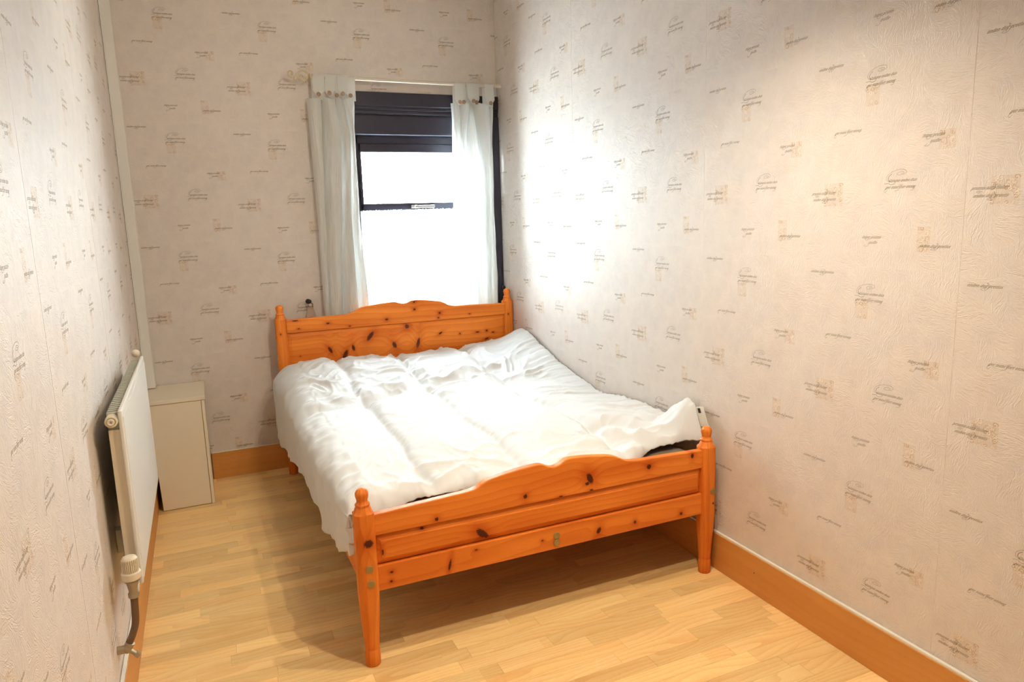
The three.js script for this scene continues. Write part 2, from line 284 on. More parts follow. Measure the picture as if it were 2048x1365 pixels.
// ------------------------------------------------------------------ window
const win = structure('window_1');
{
  const zf = ZB + 0.001, P = M.darkPaint;
  const mould = (w, prof) => { const s = new THREE.Shape(); s.moveTo(0, 0); for (const [a, d] of prof) s.lineTo(a, d); s.lineTo(w, 0); return s; };
  // architrave: a flat outer face, then two beads towards the opening
  const prof = [[0, 0.022], [0.004, 0.026], [0.078, 0.026], [0.082, 0.022], [0.086, 0.018], [0.09, 0.021], [0.098, 0.021], [0.102, 0.015], [0.106, 0.012], [0.112, 0.015], [0.122, 0.015], [0.126, 0.01]], aw = 0.13;
  const head = new THREE.ExtrudeGeometry(mould(aw, prof), { depth: 1.028, bevelEnabled: false }); // profile: a = down from the top, d = out of the wall
  head.applyMatrix4(new THREE.Matrix4().makeBasis(new THREE.Vector3(0, -1, 0), new THREE.Vector3(0, 0, 1), new THREE.Vector3(-1, 0, 0))).translate(1.8835, 2.262, zf); part('architrave_head', head, P, win);
  const leg = (x, sx, n, w) => { const q = w < 0.1 ? [[0, 0.022], [0.004, 0.026], [w - 0.02, 0.026], [w - 0.012, 0.018], [w - 0.004, 0.014]] : prof, g = new THREE.ExtrudeGeometry(mould(w, q), { depth: 1.282, bevelEnabled: false }); g.applyMatrix4(new THREE.Matrix4().makeBasis(new THREE.Vector3(sx, 0, 0), new THREE.Vector3(0, 0, 1), new THREE.Vector3(0, sx < 0 ? 1 : -1, 0))); if (sx > 0) g.translate(0, 1.282, 0); part('architrave_leg', g.translate(x, 0.85, zf), P, win); };
  leg(0.856, 1, 0, 0.088); leg(1.8835, -1, 0, 0.078);
  // linings of the reveal and the flat board that closes its head
  part('lining', box(WX0 - 0.001, WX0 + 0.014, WY0, WY1, ZB - 0.2, ZB), P, win); part('lining', box(WX1 - 0.014, WX1 + 0.001, WY0, WY1, ZB - 0.2, ZB), P, win);
  part('head_board', rbox(WX0 + 0.014, WX1 - 0.014, 2.016, WY1 + 0.001, ZB - 0.1, ZB - 0.014, 0.004), P, win);
  part('sill', rbox(WX0 - 0.06, WX1 + 0.03, WY0 - 0.03, WY0 + 0.004, ZB - 0.2, ZB + 0.045, 0.006), P, win);
  const zp = ZB - 0.13, fr = (a, b, c, d, z0 = -0.03, z1 = 0.03, r = 0.005) => rbox(a, b, c, d, zp + z0, zp + z1, r);
  part('frame', mergeGeometries([fr(WX0 + 0.012, WX0 + 0.05, WY0, 2.03), fr(WX1 - 0.11, WX1 - 0.012, WY0, 2.03), fr(WX0 + 0.012, WX1 - 0.012, 1.968, 2.03), fr(WX0 + 0.012, WX1 - 0.012, WY0, WY0 + 0.05), fr(WX0 + 0.012, WX1 - 0.012, 1.545, 1.578, -0.03, 0.02)]), P, win);
  const sash = part('top_sash', mergeGeometries([fr(WX0 + 0.042, WX0 + 0.062, 1.56, 1.972, -0.02, 0.036), fr(WX1 - 0.125, WX1 - 0.104, 1.56, 1.972, -0.02, 0.036), fr(WX0 + 0.042, WX1 - 0.104, 1.918, 1.972, -0.02, 0.036), fr(WX0 + 0.042, WX1 - 0.104, 1.556, 1.601, -0.02, 0.036)]), P, win);
  part('pane', box(WX0 + 0.06, WX1 - 0.122, 1.6, 1.92, zp, zp + 0.004), M.glass, win); part('pane', box(WX0 + 0.048, WX1 - 0.108, WY0 + 0.048, 1.55, zp - 0.004, zp), M.glass, win);
  const hz = zp + 0.036, lever = new THREE.Shape(); lever.moveTo(0, -0.005); lever.lineTo(0.03, -0.006); lever.bezierCurveTo(0.06, -0.004, 0.09, -0.006, 0.118, -0.007); lever.absarc(0.12, 0, 0.007, -1.57, 1.57); lever.bezierCurveTo(0.09, 0.006, 0.06, 0.004, 0.03, 0.006); lever.lineTo(0, 0.005); lever.absarc(0, 0, 0.005, 1.57, 4.71);
  part('handle', mergeGeometries([new THREE.ExtrudeGeometry(lever, { depth: 0.006, bevelEnabled: true, bevelSize: 0.002, bevelThickness: 0.002, bevelSegments: 3 }).translate(1.325, 1.577, hz + 0.02), new THREE.CylinderGeometry(0.009, 0.011, 0.028, 16).rotateX(Math.PI / 2).translate(1.33, 1.577, hz + 0.012), rbox(1.3, 1.343, 1.567, 1.587, hz - 0.001, hz + 0.006, 0.003)].map((g) => (g.index ? g.toNonIndexed() : g))), M.steel, win, 'silver lever handle on the bottom rail of the small top sash');
}
// lace net across the lower pane, gathered on a wire
{
  const o = thing('net_curtain', 'white gathered lace net curtain across the lower half of the window', 'net curtain', [1.375, WY0 + 0.01, ZB - 0.06]), W = 0.83, Hh = 1.548 - WY0 - 0.01;
  const fold = (u, v) => 0.010 * Math.sin(u * 150 + 1.5 * n2(u * 9, v * 1.2)) + 0.004 * n2(u * 30, v * 3);
  part('lace', slab(260, 40, (u, v) => [(u - 0.5) * W, v * Hh + 0.006 * n2(u * 40, 1) * v, fold(u, v)], 0.0012), M.net, o);
  part('frill', slab(340, 4, (u, v) => [(u - 0.5) * W, Hh - 0.016 + v * (0.024 + 0.007 * n2(u * 60, 3) + 0.004 * n2(u * 160, 5)), 0.006 + fold(u, 1) * 1.2 + 0.003 * Math.sin(u * 420)], 0.0012), M.net, o);
  part('wire', tube([[-W / 2 - 0.01, Hh - 0.008, 0], [0, Hh - 0.012, 0], [W / 2 + 0.01, Hh - 0.008, 0]], 0.0022, 20), M.enamel, o);
}

// ------------------------------------------------------------------ curtain pole, curtains, tieback hooks
const ROD_Z = ZB + 0.105, ROD_Y = (x) => 2.318 - (x - 0.69) * 0.006;
{
  const o = thing('curtain_pole', 'slim cream metal curtain pole with a scrolled finial above the window', 'curtain pole', [1.28, 2.31, ROD_Z]), L = (p) => p.map(([x, y]) => [x - 1.28, y - 2.31, 0]);
  part('pole', tube([[0.70, ROD_Y(0.70)], [1.28, ROD_Y(1.28)], [1.872, ROD_Y(1.872)]].map(([x, y]) => [x - 1.28, y - 2.31, 0]), 0.0105, 12, false, 16), M.pole, o);
  const scroll = L([[0.694, 2.318], [0.675, 2.335], [0.651, 2.347], [0.63, 2.338], [0.618, 2.323], [0.606, 2.313], [0.592, 2.309], [0.576, 2.315], [0.569, 2.329], [0.578, 2.341], [0.591, 2.337], [0.592, 2.326], [0.584, 2.322]]), inner = L([[0.682, 2.328], [0.672, 2.302], [0.652, 2.29], [0.637, 2.299], [0.633, 2.313], [0.645, 2.322], [0.654, 2.313], [0.646, 2.306]]), leaf = L([[0.608, 2.314], [0.601, 2.302], [0.604, 2.294], [0.613, 2.298], [0.618, 2.308], [0.634, 2.312]]);
  const f = part('finial', mergeGeometries([tube(scroll, 0.005, 70), tube(inner, 0.0042, 50), tube(leaf, 0.0035, 30)]), M.gilt, o, 'gilded cream scroll at the left end of the pole');
  part('collar', lathe([[0, -0.012], [0.012, -0.012], [0.014, -0.006], [0.011, 0], [0.015, 0.006], [0.012, 0.014], [0, 0.014]]).rotateZ(Math.PI / 2).translate(0.696 - 1.28, 0.008, 0), M.gilt, o);
  part('bracket', mergeGeometries([new THREE.CylinderGeometry(0.006, 0.006, 0.1, 12).rotateX(Math.PI / 2).translate(0.705 - 1.28, -0.004, -0.055), new THREE.CylinderGeometry(0.022, 0.024, 0.006, 20).rotateX(Math.PI / 2).translate(0.705 - 1.28, -0.004, -0.1015)]), M.pole, o);
}
// a curtain panel between its edges, bulging out between the creases; creases are functions of height
function curtain(label, x0, tabs, creases, back, seed) {
  const yTop = 2.2, yBot = 0.66, o = thing('curtain', label, 'curtain', [x0, yBot, ROD_Z]), cs = creases.map((p) => curve(p.map(([x, y]) => [y, x]).sort((a, b) => a[0] - b[0])));
  const nc = cs.length - 1;
  const g = slab(180, 120, (u, v) => {
    const y = lerp(yTop, yBot, v), k = Math.min(nc - 1, Math.floor(u * nc)), t = u * nc - k, a = cs[k](y), b = cs[k + 1](y), w = Math.max(b - a, 0.004), bulge = Math.min(0.05, w * 0.55) * Math.pow(Math.sin(Math.PI * t), 0.65), sag = 0.012 * n2(u * 5 + seed, y * 2.2) + 0.003 * n2(u * 24, y * 6 + seed);
    const top = v < 0.02 ? -0.006 * (1 - v / 0.02) : 0, hemY = v === 0 ? 0.006 * Math.sin(u * 19 + seed) : 0;
    const under = (t < 0.1 || t > 0.9) ? -0.008 : 0;
    return [lerp(a, b, t) - x0, y - yBot + hemY, -0.022 + bulge + sag + top + under - back * sstep(0.86, 1, u), u * 1.1 / 0.06, y / 0.06];
  }, 0.0022);
  part('panel', g, M.linen, o);
  for (const [xa, xb, xc, yc, back] of tabs) { // a strap over the pole, pointed and buttoned at the front
    const yr = ROD_Y((xa + xb) / 2), R = back ? 0.0132 : 0.0135 + 0.004 * (tabs.indexOf(tabs.find((q) => q[0] === xa)) % 2), zz = back ? -0.010 : 0; // path: front point, up, over, down behind
    const gg = slab(14, 44, (u, v) => {
      let y, z, wide = 1, cx = 0;
      if (v < 0.6) { const t = v / 0.6; y = lerp(yc - 0.016, yr, t); z = lerp(0.034 + zz, R, sstep(0, 0.9, t)) + 0.004 * Math.sin(t * 3.1); wide = t < 0.3 ? 0.14 + 0.72 * t / 0.3 : 0.83 + 0.05 * t; cx = (1 - t) * (xc - (xa + xb) / 2); }
      else if (v < 0.75) { const a = (v - 0.6) / 0.15 * Math.PI; y = yr + R * Math.sin(a); z = R * Math.cos(a); }
      else { const t = (v - 0.75) / 0.25; y = yr - t * 0.125; z = -R - 0.004 * t; }
      return [(xa + xb) / 2 + cx + (u - 0.5) * (xb - xa) * wide - x0, y - yBot, z, u * 1.2, v * 4];
    }, 0.0022);
    part('tab', gg, M.linen, o);
    part('button', lathe([[0, 0.0045], [0.005, 0.0045], [0.0085, 0.0036], [0.0115, 0.004], [0.0125, 0.002], [0.0118, -0.003], [0, -0.003]], 20).rotateX(Math.PI / 2).translate(xc - x0, yc - yBot, 0.042 + zz), M.button, o);
  }
  return o;
}
curtain('cream tab-top curtain gathered at the left side of the window', 0.8, [[0.694, 0.772, 0.724, 2.215], [0.768, 0.838, 0.785, 2.222], [0.826, 0.852, 0.828, 2.214, 1], [0.834, 0.902, 0.862, 2.222], [0.882, 0.947, 0.905, 2.213]],
  [[[0.669, 2.211], [0.677, 1.509], [0.676, 0.66]], [[0.747, 2.205], [0.734, 1.843], [0.723, 1.508], [0.709, 1.242], [0.70, 0.66]], [[0.824, 2.216], [0.848, 1.958], [0.818, 1.505], [0.788, 1.178], [0.775, 0.66]], [[0.86, 2.218], [0.902, 1.993], [0.877, 1.503], [0.879, 1.136], [0.885, 0.66]], [[0.939, 2.212], [0.926, 2.022], [0.923, 1.55], [0.928, 1.412], [0.945, 1.017], [0.955, 0.66]]], 0, 3);
curtain('cream tab-top curtain at the right side of the window, in the corner', 1.68, [[1.551, 1.62, 1.578, 2.2], [1.6, 1.63, 1.608, 2.203, 1], [1.633, 1.715, 1.669, 2.209], [1.672, 1.722, 1.692, 2.203, 1], [1.75, 1.822, 1.783, 2.2]],
  [[[1.544, 2.198], [1.547, 2.076], [1.542, 1.844], [1.534, 1.591], [1.532, 1.293], [1.52, 0.948], [1.515, 0.66]], [[1.591, 2.185], [1.59, 2.031], [1.608, 1.844], [1.60, 1.3], [1.60, 0.66]], [[1.661, 2.175], [1.633, 2.001], [1.64, 1.857], [1.665, 1.2], [1.67, 0.66]], [[1.682, 2.194], [1.706, 1.987], [1.735, 1.766], [1.74, 0.66]], [[1.80, 2.179], [1.793, 1.973], [1.786, 1.444], [1.785, 0.66]], [[1.836, 2.208], [1.819, 1.973], [1.819, 1.594], [1.823, 1.277], [1.826, 0.66]]], 0.052, 9);
for (const [x, label] of [[0.592, 'black round tieback hook on the wall above the left headboard post'], [1.866, 'black round tieback hook by the right headboard post in the corner']]) {
  const o = thing('tieback_hook', label, 'hook', [x, 1.022, ZB]), s = x > 1 ? -1 : 1;
  part('knob', lathe([[0, 0.012], [0.008, 0.0115], [0.0125, 0.008], [0.0135, 0.002], [0.012, -0.002], [0.004, -0.004], [0, -0.004]], 24).rotateX(Math.PI / 2).translate(0, 0.004, 0.055), M.blackKnob, o);
  part('stem', tube([[0, 0, 0.001], [0, -0.004, 0.02], [0, 0.003, 0.053]], 0.0035, 16), M.blackKnob, o);
  part('wall_plate', new THREE.CylinderGeometry(0.014, 0.015, 0.004, 20).rotateX(Math.PI / 2).translate(0, 0, 0.003), M.blackKnob, o);
  part('arm', tube([[s * 0.006, -0.003, 0.05], [s * 0.016, -0.012, 0.05], [s * 0.017, -0.024, 0.046], [s * 0.022, -0.032, 0.042]], 0.0016, 20), M.blackKnob, o);
}
{ // the pale strap that hangs from the left hook and goes down behind the headboard
  const o = thing('tieback_strap', 'pale pink-cream tieback strap hanging from the black hook behind the headboard', 'tieback', [0.6, 0.80, ZB + 0.024]);
  part('strap', slab(12, 30, (u, v) => [(u - 0.5) * lerp(0.03, 0.058, sstep(0, 0.35, 1 - v)), v * 0.195, 0.01 + 0.008 * Math.sin(u * 3.14) + 0.002 * Math.sin(v * 20)], 0.003), std({ color: lin(0.55, 0.40, 0.32), roughness: 0.95 }), o);
  part('ring', new THREE.TorusGeometry(0.014, 0.0018, 8, 30).scale(1, 0.8, 1).translate(0, 0.205, 0.024), M.brass, o);
}

// ------------------------------------------------------------------ the pine bed
const bed = thing('bed', 'orange pine double bed with turned posts, panelled headboard and arched footboard', 'bed', [1.12, 0, -3.26]);
const BX = 1.12, BZ = -3.26;
const inBed = (g) => g.translate(-BX, 0, -BZ);
// a post: [y, half width, roundness 0..1] ; square with chamfered corners where it carries the rails, turned above and below
function postGeo(x, z, prof) {
  const N = 48, g = gridMesh(N, prof.length - 1, (u, v) => {
    const [y, h, rd] = prof[Math.round(v * (prof.length - 1))], a = (0.5 - u) * Math.PI * 2 + Math.PI / 2, c = Math.cos(a), s = Math.sin(a);
    const sq = Math.min(h / Math.max(Math.abs(c), Math.abs(s), 1e-6), (h * 1.62) / (Math.abs(c) + Math.abs(s))), r = lerp(sq, h, rd);
    return [x + r * c, y, z - r * s * -1, u, y];
  });
  return toCreasedNormals(g, 0.6);
}
const finial = (y0) => [[0, 0.0325, 0], [0.004, 0.03, 0.5], [0.008, 0.0285, 1], [0.016, 0.0265, 1], [0.019, 0.0235, 1], [0.022, 0.0225, 1], [0.026, 0.0245, 1], [0.03, 0.0245, 1], [0.034, 0.0205, 1], [0.039, 0.018, 1], [0.045, 0.0185, 1], [0.052, 0.0205, 1], [0.06, 0.0222, 1], [0.068, 0.0218, 1], [0.075, 0.0185, 1], [0.08, 0.013, 1], [0.083, 0.0065, 1], [0.0845, 0.0001, 1]].map(([y, h, r]) => [y + y0, h, r]);
const legs = (top) => [[0, 0.0001, 1], [0, 0.0235, 1], [0.003, 0.0255, 1], [0.03, 0.0258, 1], [0.056, 0.0255, 1], [0.06, 0.0238, 1], [0.063, 0.0232, 1], [0.067, 0.0248, 1], [0.08, 0.0252, 1], [0.12, 0.0275, 1], [0.16, 0.0305, 0.9], [0.2, 0.0322, 0.55], [0.24, 0.0327, 0.2], [0.27, 0.0328, 0], [0.4, 0.0327, 0], [top, 0.0325, 0]];
const postMat = (h, seed, knots) => pine(0.26, h, seed, knots, true, 700);
const plainPost = postMat(1.1, 5, [[0.16, 0.3, 0.006, 0.006], [0.12, 0.86, 0.005, 0.005]]);
const post = (x, z, ySquare, mat, h) => { const g = postGeo(x, z, [...legs(ySquare - 0.012), ...finial(ySquare)]); uvBy(g, (px, py, pz) => [0.5 + Math.atan2(px - x, pz - z) / 6.2832, py / h]); return part('post', inBed(g), mat, bed); };
post(0.416, -2.222, 0.548, postMat(0.66, 2, [[0.136, 0.449, 0.0165, 0.022], [0.06, 0.5, 0.004, 0.004]]), 0.66);
post(1.816, -2.222, 0.548, postMat(0.66, 7, []), 0.66);
post(0.408, -4.3, 0.944, plainPost, 1.1); post(1.85, -4.3, 0.944, plainPost, 1.1);
const contour = (pts, y0) => { const s = new THREE.Shape(); s.moveTo(pts[0][0], y0); const c = new THREE.CatmullRomCurve3(pts.map(([x, y]) => new THREE.Vector3(x, y, 0)), false, 'centripetal').getPoints(140); for (const p of c) s.lineTo(p.x, p.y); s.lineTo(pts[pts.length - 1][0], y0); return s; };
const board = (name, shape, z, depth, mat, x0, x1, y0, y1, bevel = 0.004) => { const g = new THREE.ExtrudeGeometry(shape, { depth: depth - 2 * bevel, bevelEnabled: true, bevelSize: bevel * 0.8, bevelOffset: -bevel * 0.8, bevelThickness: bevel, bevelSegments: 2, curveSegments: 4 }); uvBy(g, (x, y) => [(x - x0) / (x1 - x0), (y - y0) / (y1 - y0)]); return part(name, inBed(g.translate(0, 0, z + bevel)), mat, bed); };
const rect = (x0, x1, y0, y1) => flat([[x0, y0], [x1, y0], [x1, y1], [x0, y1]]);
// raised and fielded panel
function fielded(name, x0, x1, y0, y1, zBack, zEdge, zField, border, mat) {
  const o = [[x0, y0], [x1, y0], [x1, y1], [x0, y1]], ins = (d) => [[x0 + d, y0 + d], [x1 - d, y0 + d], [x1 - d, y1 - d], [x0 + d, y1 - d]], rings = [[o, zBack], [o, zEdge], [ins(border - 0.001), zField - 0.003], [ins(border), zField], [ins(border + 0.0015), zField]], pos = [];
  const quad = (a, b, c, d) => pos.push(...a, ...b, ...c, ...a, ...c, ...d), v = (p, z) => [p[0], p[1], z];
  for (let k = 0; k < rings.length - 1; k++) for (let i = 0; i < 4; i++) { const j = (i + 1) % 4; quad(v(rings[k][0][i], rings[k][1]), v(rings[k][0][j], rings[k][1]), v(rings[k + 1][0][j], rings[k + 1][1]), v(rings[k + 1][0][i], rings[k + 1][1])); }
  const f = rings[rings.length - 1]; quad(...f[0].map((p) => v(p, f[1]))); quad(...[...o].reverse().map((p) => v(p, zBack)));
  const g = new THREE.BufferGeometry(); g.setAttribute('position', new THREE.Float32BufferAttribute(pos, 3)); g.computeVertexNormals(); uvBy(g, (x, y) => [(x - x0) / (x1 - x0), (y - y0) / (y1 - y0)]);
  return part(name, inBed(g), mat, bed);
}
const K = (list, x0, y0) => list.map(([x, y, rx, ry, a]) => [x - x0, y - y0, rx * 1.3, ry * 1.3, a]);
{ // headboard
  const x0 = 0.436, x1 = 1.822, top = [[x0, 0.94], [0.615, 0.943], [0.79, 0.946], [0.826, 0.954], [0.862, 0.974], [0.90, 0.984], [0.96, 0.991], [1.04, 0.9975], [1.088, 0.998], [1.112, 0.990], [1.138, 0.984], [1.164, 0.988], [1.19, 0.998], [1.24, 0.9985], [1.31, 0.991], [1.38, 0.979], [1.405, 0.969], [1.43, 0.955], [1.465, 0.945], [1.6, 0.940], [x1, 0.934]];
  board('headboard_top_rail', contour(top, 0.862), -4.295, 0.028, pine(1.386, 0.14, 21, K([[0.672, 0.901, 0.009, 0.005], [1.027, 0.894, 0.009, 0.006], [1.206, 0.988, 0.006, 0.005], [1.206, 0.942, 0.007, 0.006], [1.369, 0.906, 0.007, 0.006], [1.359, 0.877, 0.005, 0.004], [1.57, 0.884, 0.005, 0.003], [0.503, 0.884, 0.006, 0.003], [0.486, 0.932, 0.016, 0.004], [0.80, 0.873, 0.005, 0.003]], x0, 0.862)), x0, x1, 0.862, 1.002);
  fielded('headboard_panel', x0, x1, 0.47, 0.86, -4.295, -4.283, -4.272, 0.022, pine(1.386, 0.39, 24, K([[1.154, 0.838, 0.012, 0.012], [0.921, 0.80, 0.03, 0.011, 0.9], [0.814, 0.737, 0.008, 0.017, 0.2], [0.676, 0.738, 0.008, 0.02, 0.5], [0.762, 0.70, 0.011, 0.03, -0.5], [1.068, 0.73, 0.011, 0.019, 0.4], [1.22, 0.727, 0.009, 0.03, -0.25], [1.37, 0.776, 0.012, 0.005, 0.5], [1.684, 0.71, 0.014, 0.005, 0.3], [1.686, 0.763, 0.007, 0.006], [1.621, 0.759, 0.012, 0.004], [1.73, 0.748, 0.008, 0.004], [1.50, 0.76, 0.004, 0.004], [0.50, 0.72, 0.003, 0.003]], x0, 0.47)));
  board('headboard_bottom_rail', rect(x0, x1, 0.33, 0.468), -4.295, 0.028, pine(1.386, 0.14, 27, []), x0, x1, 0.33, 0.468);
}
{ // footboard
  const x0 = 0.444, x1 = 1.788, top = [[x0, 0.537], [0.60, 0.5455], [0.74, 0.5525], [0.79, 0.556], [0.815, 0.562], [0.848, 0.58], [0.89, 0.589], [0.96, 0.598], [1.03, 0.604], [1.066, 0.603], [1.092, 0.591], [1.116, 0.585], [1.14, 0.591], [1.166, 0.6045], [1.23, 0.604], [1.32, 0.593], [1.37, 0.583], [1.395, 0.572], [1.425, 0.557], [1.48, 0.549], [1.62, 0.544], [x1, 0.538]];
  board('footboard_top_rail', contour(top, 0.464), -2.236, 0.03, pine(1.344, 0.146, 31, K([[0.661, 0.479, 0.006, 0.006], [0.996, 0.496, 0.007, 0.0075], [1.264, 0.515, 0.011, 0.02, 0.4], [1.252, 0.497, 0.008, 0.006], [1.528, 0.515, 0.009, 0.009], [1.735, 0.524, 0.006, 0.009], [1.27, 0.468, 0.006, 0.004], [1.14, 0.468, 0.006, 0.003]], x0, 0.464)), x0, x1, 0.464, 0.61);
  fielded('footboard_panel', x0, x1, 0.357, 0.462, -2.236, -2.222, -2.2085, 0.022, pine(1.344, 0.105, 34, K([[0.822, 0.391, 0.021, 0.011, -0.9], [0.836, 0.383, 0.02, 0.008, -0.9], [0.47, 0.40, 0.003, 0.01], [0.61, 0.452, 0.006, 0.004]], x0, 0.357)));
  board('footboard_bottom_rail', rect(x0, x1, 0.266, 0.355), -2.236, 0.03, pine(1.344, 0.09, 37, K([[0.492, 0.292, 0.004, 0.004], [0.495, 0.325, 0.005, 0.004], [0.70, 0.30, 0.02, 0.004, 1.35], [0.80, 0.335, 0.005, 0.003], [1.30, 0.300, 0.008, 0.012, -0.5], [1.463, 0.30, 0.005, 0.006], [1.683, 0.290, 0.006, 0.006], [1.06, 0.312, 0.004, 0.003]], x0, 0.266)), x0, x1, 0.266, 0.355);
}
for (const x of [0.401, 1.838]) { const g = rbox(x - 0.0, x + 0.028 - (x > 1 ? 0.004 : 0), 0.27, 0.40, -4.275, -2.25, 0.004); uvBy(g, (px, py, pz) => [(pz + 4.3) / 2.1, (py - 0.27) / 0.13]); part('side_rail', inBed(g), pine(2.1, 0.13, 41 + x, [], false, 450), bed); }
const slatMat = pine(1.4, 0.08, 51, [[0.4, 0.03, 0.01, 0.008]], false, 500);
for (let i = 0; i < 13; i++) part('slat', inBed(rbox(0.43, 1.833, 0.37, 0.388, -4.2 + i * 0.157, -4.13 + i * 0.157, 0.002)), slatMat, bed);
for (const [x, y, z] of [[0.419, 0.359, -2.1893], [0.421, 0.307, -2.1893], [1.828, 0.362, -2.1893], [1.119, 0.319, -2.206], [1.119, 0.291, -2.206]]) part('bolt_cover', inBed(lathe([[0, 0.0015], [0.003, 0.0015], [0.004, 0.0032], [0.007, 0.0034], [0.0085, 0.0018], [0.0105, 0.0034], [0.013, 0.0025], [0.0135, 0], [0, 0]], 24).rotateX(Math.PI / 2).translate(x, y, z)), M.brass, bed, 'round brass bolt cover');
part('dowel_hole', inBed(new THREE.CylinderGeometry(0.0045, 0.0045, 0.002, 14).rotateX(Math.PI / 2).translate(1.829, 0.311, -2.189)), M.slot, bed);

const mattress = thing('mattress', 'dark brown mattress in the pine bed, seen only in the gap behind the footboard', 'mattress', [1.12, 0.388, -3.26]);
part('body', inBed(new RoundedBoxGeometry(1.38, 0.112, 1.99, 5, 0.035)).translate(BX + 0.005, 0.058, BZ + 0.01), M.ticking, mattress);

// ------------------------------------------------------------------ the duvet
const duvet = thing('duvet', 'rumpled white duvet spread over the bed and hanging over its left side', 'duvet', [1.12, 0.54, -3.26]);
{
  const wallRim = curve([[-4.34, 0.641], [-4.207, 0.744], [-4.087, 0.786], [-3.975, 0.768], [-3.836, 0.717], [-3.516, 0.637], [-3.315, 0.603], [-3.13, 0.572], [-2.891, 0.597], [-2.72, 0.604], [-2.544, 0.597], [-2.49, 0.652], [-2.403, 0.708], [-2.369, 0.692], [-2.302, 0.60]]);
  const headRim = curve([[0.35, 0.60], [0.412, 0.647], [0.5, 0.69], [0.6, 0.709], [0.746, 0.69], [0.956, 0.685], [1.175, 0.677], [1.371, 0.679], [1.573, 0.681], [1.783, 0.669], [1.87, 0.68]]);
  const hem = curve([[-4.26, 0.25], [-4.03, 0.245], [-3.65, 0.265], [-3.24, 0.32], [-2.93, 0.293], [-2.82, 0.262], [-2.53, 0.30], [-2.32, 0.364], [-2.2, 0.40]]);
  const edgeX = curve([[-4.2, 0.335], [-4.1, 0.33], [-3.9, 0.345], [-3.5, 0.352], [-3.0, 0.352], [-2.6, 0.362], [-2.35, 0.372], [-2.26, 0.385]]);
  const footZ = curve([[0.35, -2.25], [0.42, -2.262], [0.5, -2.295], [0.62, -2.33], [0.8, -2.32], [0.9, -2.262], [1.1, -2.252], [1.4, -2.258], [1.52, -2.285], [1.66, -2.35], [1.78, -2.35], [1.87, -2.30]]);
  const footY = curve([[0.35, 0.46], [0.48, 0.478], [0.65, 0.515], [0.85, 0.515], [1.0, 0.515], [1.3, 0.51], [1.5, 0.515], [1.7, 0.53], [1.87, 0.54]]);
  const seams = [0.685, 1.06, 1.475];
  const ridge = (x, y) => 1 - Math.abs(n2(x, y));
  function topY(x, z) {
    const f = sstep(-3.3, -4.12, z); let y = lerp(0.598, headRim(x), f);
    y = lerp(y, 0.572, sstep(-2.75, -2.35, z));
    // quilted channels: full between the stitched lines, pulled down along them
    let near = 9; for (const s of seams) near = Math.min(near, Math.abs(x - s - 0.02 * n2(z * 1.7, s * 5)));
    y += -0.021 * Math.exp(-((near / 0.022) ** 2)) - 0.012 * Math.exp(-((near / 0.07) ** 2)) + 0.003 * n3(x * 9, z * 22, 4) * Math.exp(-((near / 0.07) ** 2)) + 0.004;
    // the head third is pushed up into a bunched fold
    const zf = lerp(-3.42, -3.64, sstep(0.35, 1.5, x)) + 0.05 * n2(x * 3.2, 7), d = z - zf;
    y += -0.018 * Math.exp(-((d / 0.045) ** 2)) + 0.020 * Math.exp(-(((d - 0.11) / 0.09) ** 2)) * (0.6 + 0.4 * n2(x * 4, 2)) + 0.018 * Math.exp(-(((d + 0.13) / 0.1) ** 2)) * n2(x * 6, z * 4);
    // creases: strong in the head third and by the wall, weak in the middle
    const amp = 0.25 + 0.75 * sstep(-3.3, -3.75, z) + 0.5 * sstep(-2.75, -2.4, z) + 0.6 * sstep(1.5, 1.8, x);
    const wx = x + 0.08 * n2(x * 2.1 + 9, z * 2.1), wz = z + 0.08 * n2(x * 2.1, z * 2.1 + 5);
    y += amp * (0.020 * (ridge(wx * 2.6, wz * 4.0) ** 2.5 - 0.4) + 0.009 * (ridge(wx * 6 + 4, wz * 7) ** 2.5 - 0.4) + 0.0008 * n2(wx * 22, wz * 18));
    y += 0.006 * n2(x * 2.4, z * 2.1) + 0.0005 * n2(x * 30, z * 14);
    // long creases fanning towards the right foot corner
    const ang = Math.atan2(z + 2.3, x - 1.95), rad = Math.hypot(x - 1.95, z + 2.3); y += 0.012 * Math.exp(-(((rad - 0.45) / 0.3) ** 2)) * Math.sin(ang * 15 + 2 * n2(rad * 3, 1)) * sstep(0.12, 0.3, rad);
    // against the wall
    const w = Math.pow(sstep(lerp(1.56, 1.73, sstep(-2.75, -2.5, z)), 1.868, x), 1.25); y = lerp(y, wallRim(z) + 0.006 * n2(z * 22, 3), w);
    return y;
  }
  const NU = 300, NV = 340, uTop = 0.74;
  const geo = slab(NU, NV, (u, v) => {
    // along the bed: head turn-down, the top, and the roll at the foot
    let z, fy = 0, hy = 0; const xTop = lerp(1.868, 0.475, Math.min(1, u / uTop));
    const zF = footZ(xTop), zr = zF - 0.075;
    if (v < 0.04) { const t = 1 - v / 0.04; z = -4.235 - 0.018 * Math.sin(t * 1.57); hy = 0.16 * (1 - Math.cos(t * 1.57)); }
    else if (v < 0.93) z = lerp(-4.235, zr, (v - 0.04) / 0.89);
    else { const t = (v - 0.93) / 0.07; z = zr + 0.075 * Math.sin(t * 1.57); fy = t; }
    z += 0.004 * n2(u * 25, v * 8) * sstep(0.06, 0.2, v);
    const drop = (y) => { y -= hy; return fy > 0 ? lerp(y, footY(xTop) + 0.004 * n2(xTop * 30, 2), 1 - Math.cos(fy * 1.57)) : y; };
    if (u <= uTop) { const x = xTop; return [x - 1.12, drop(topY(x, z)) - 0.54, z + 3.26, x / 0.05, z / 0.05]; }
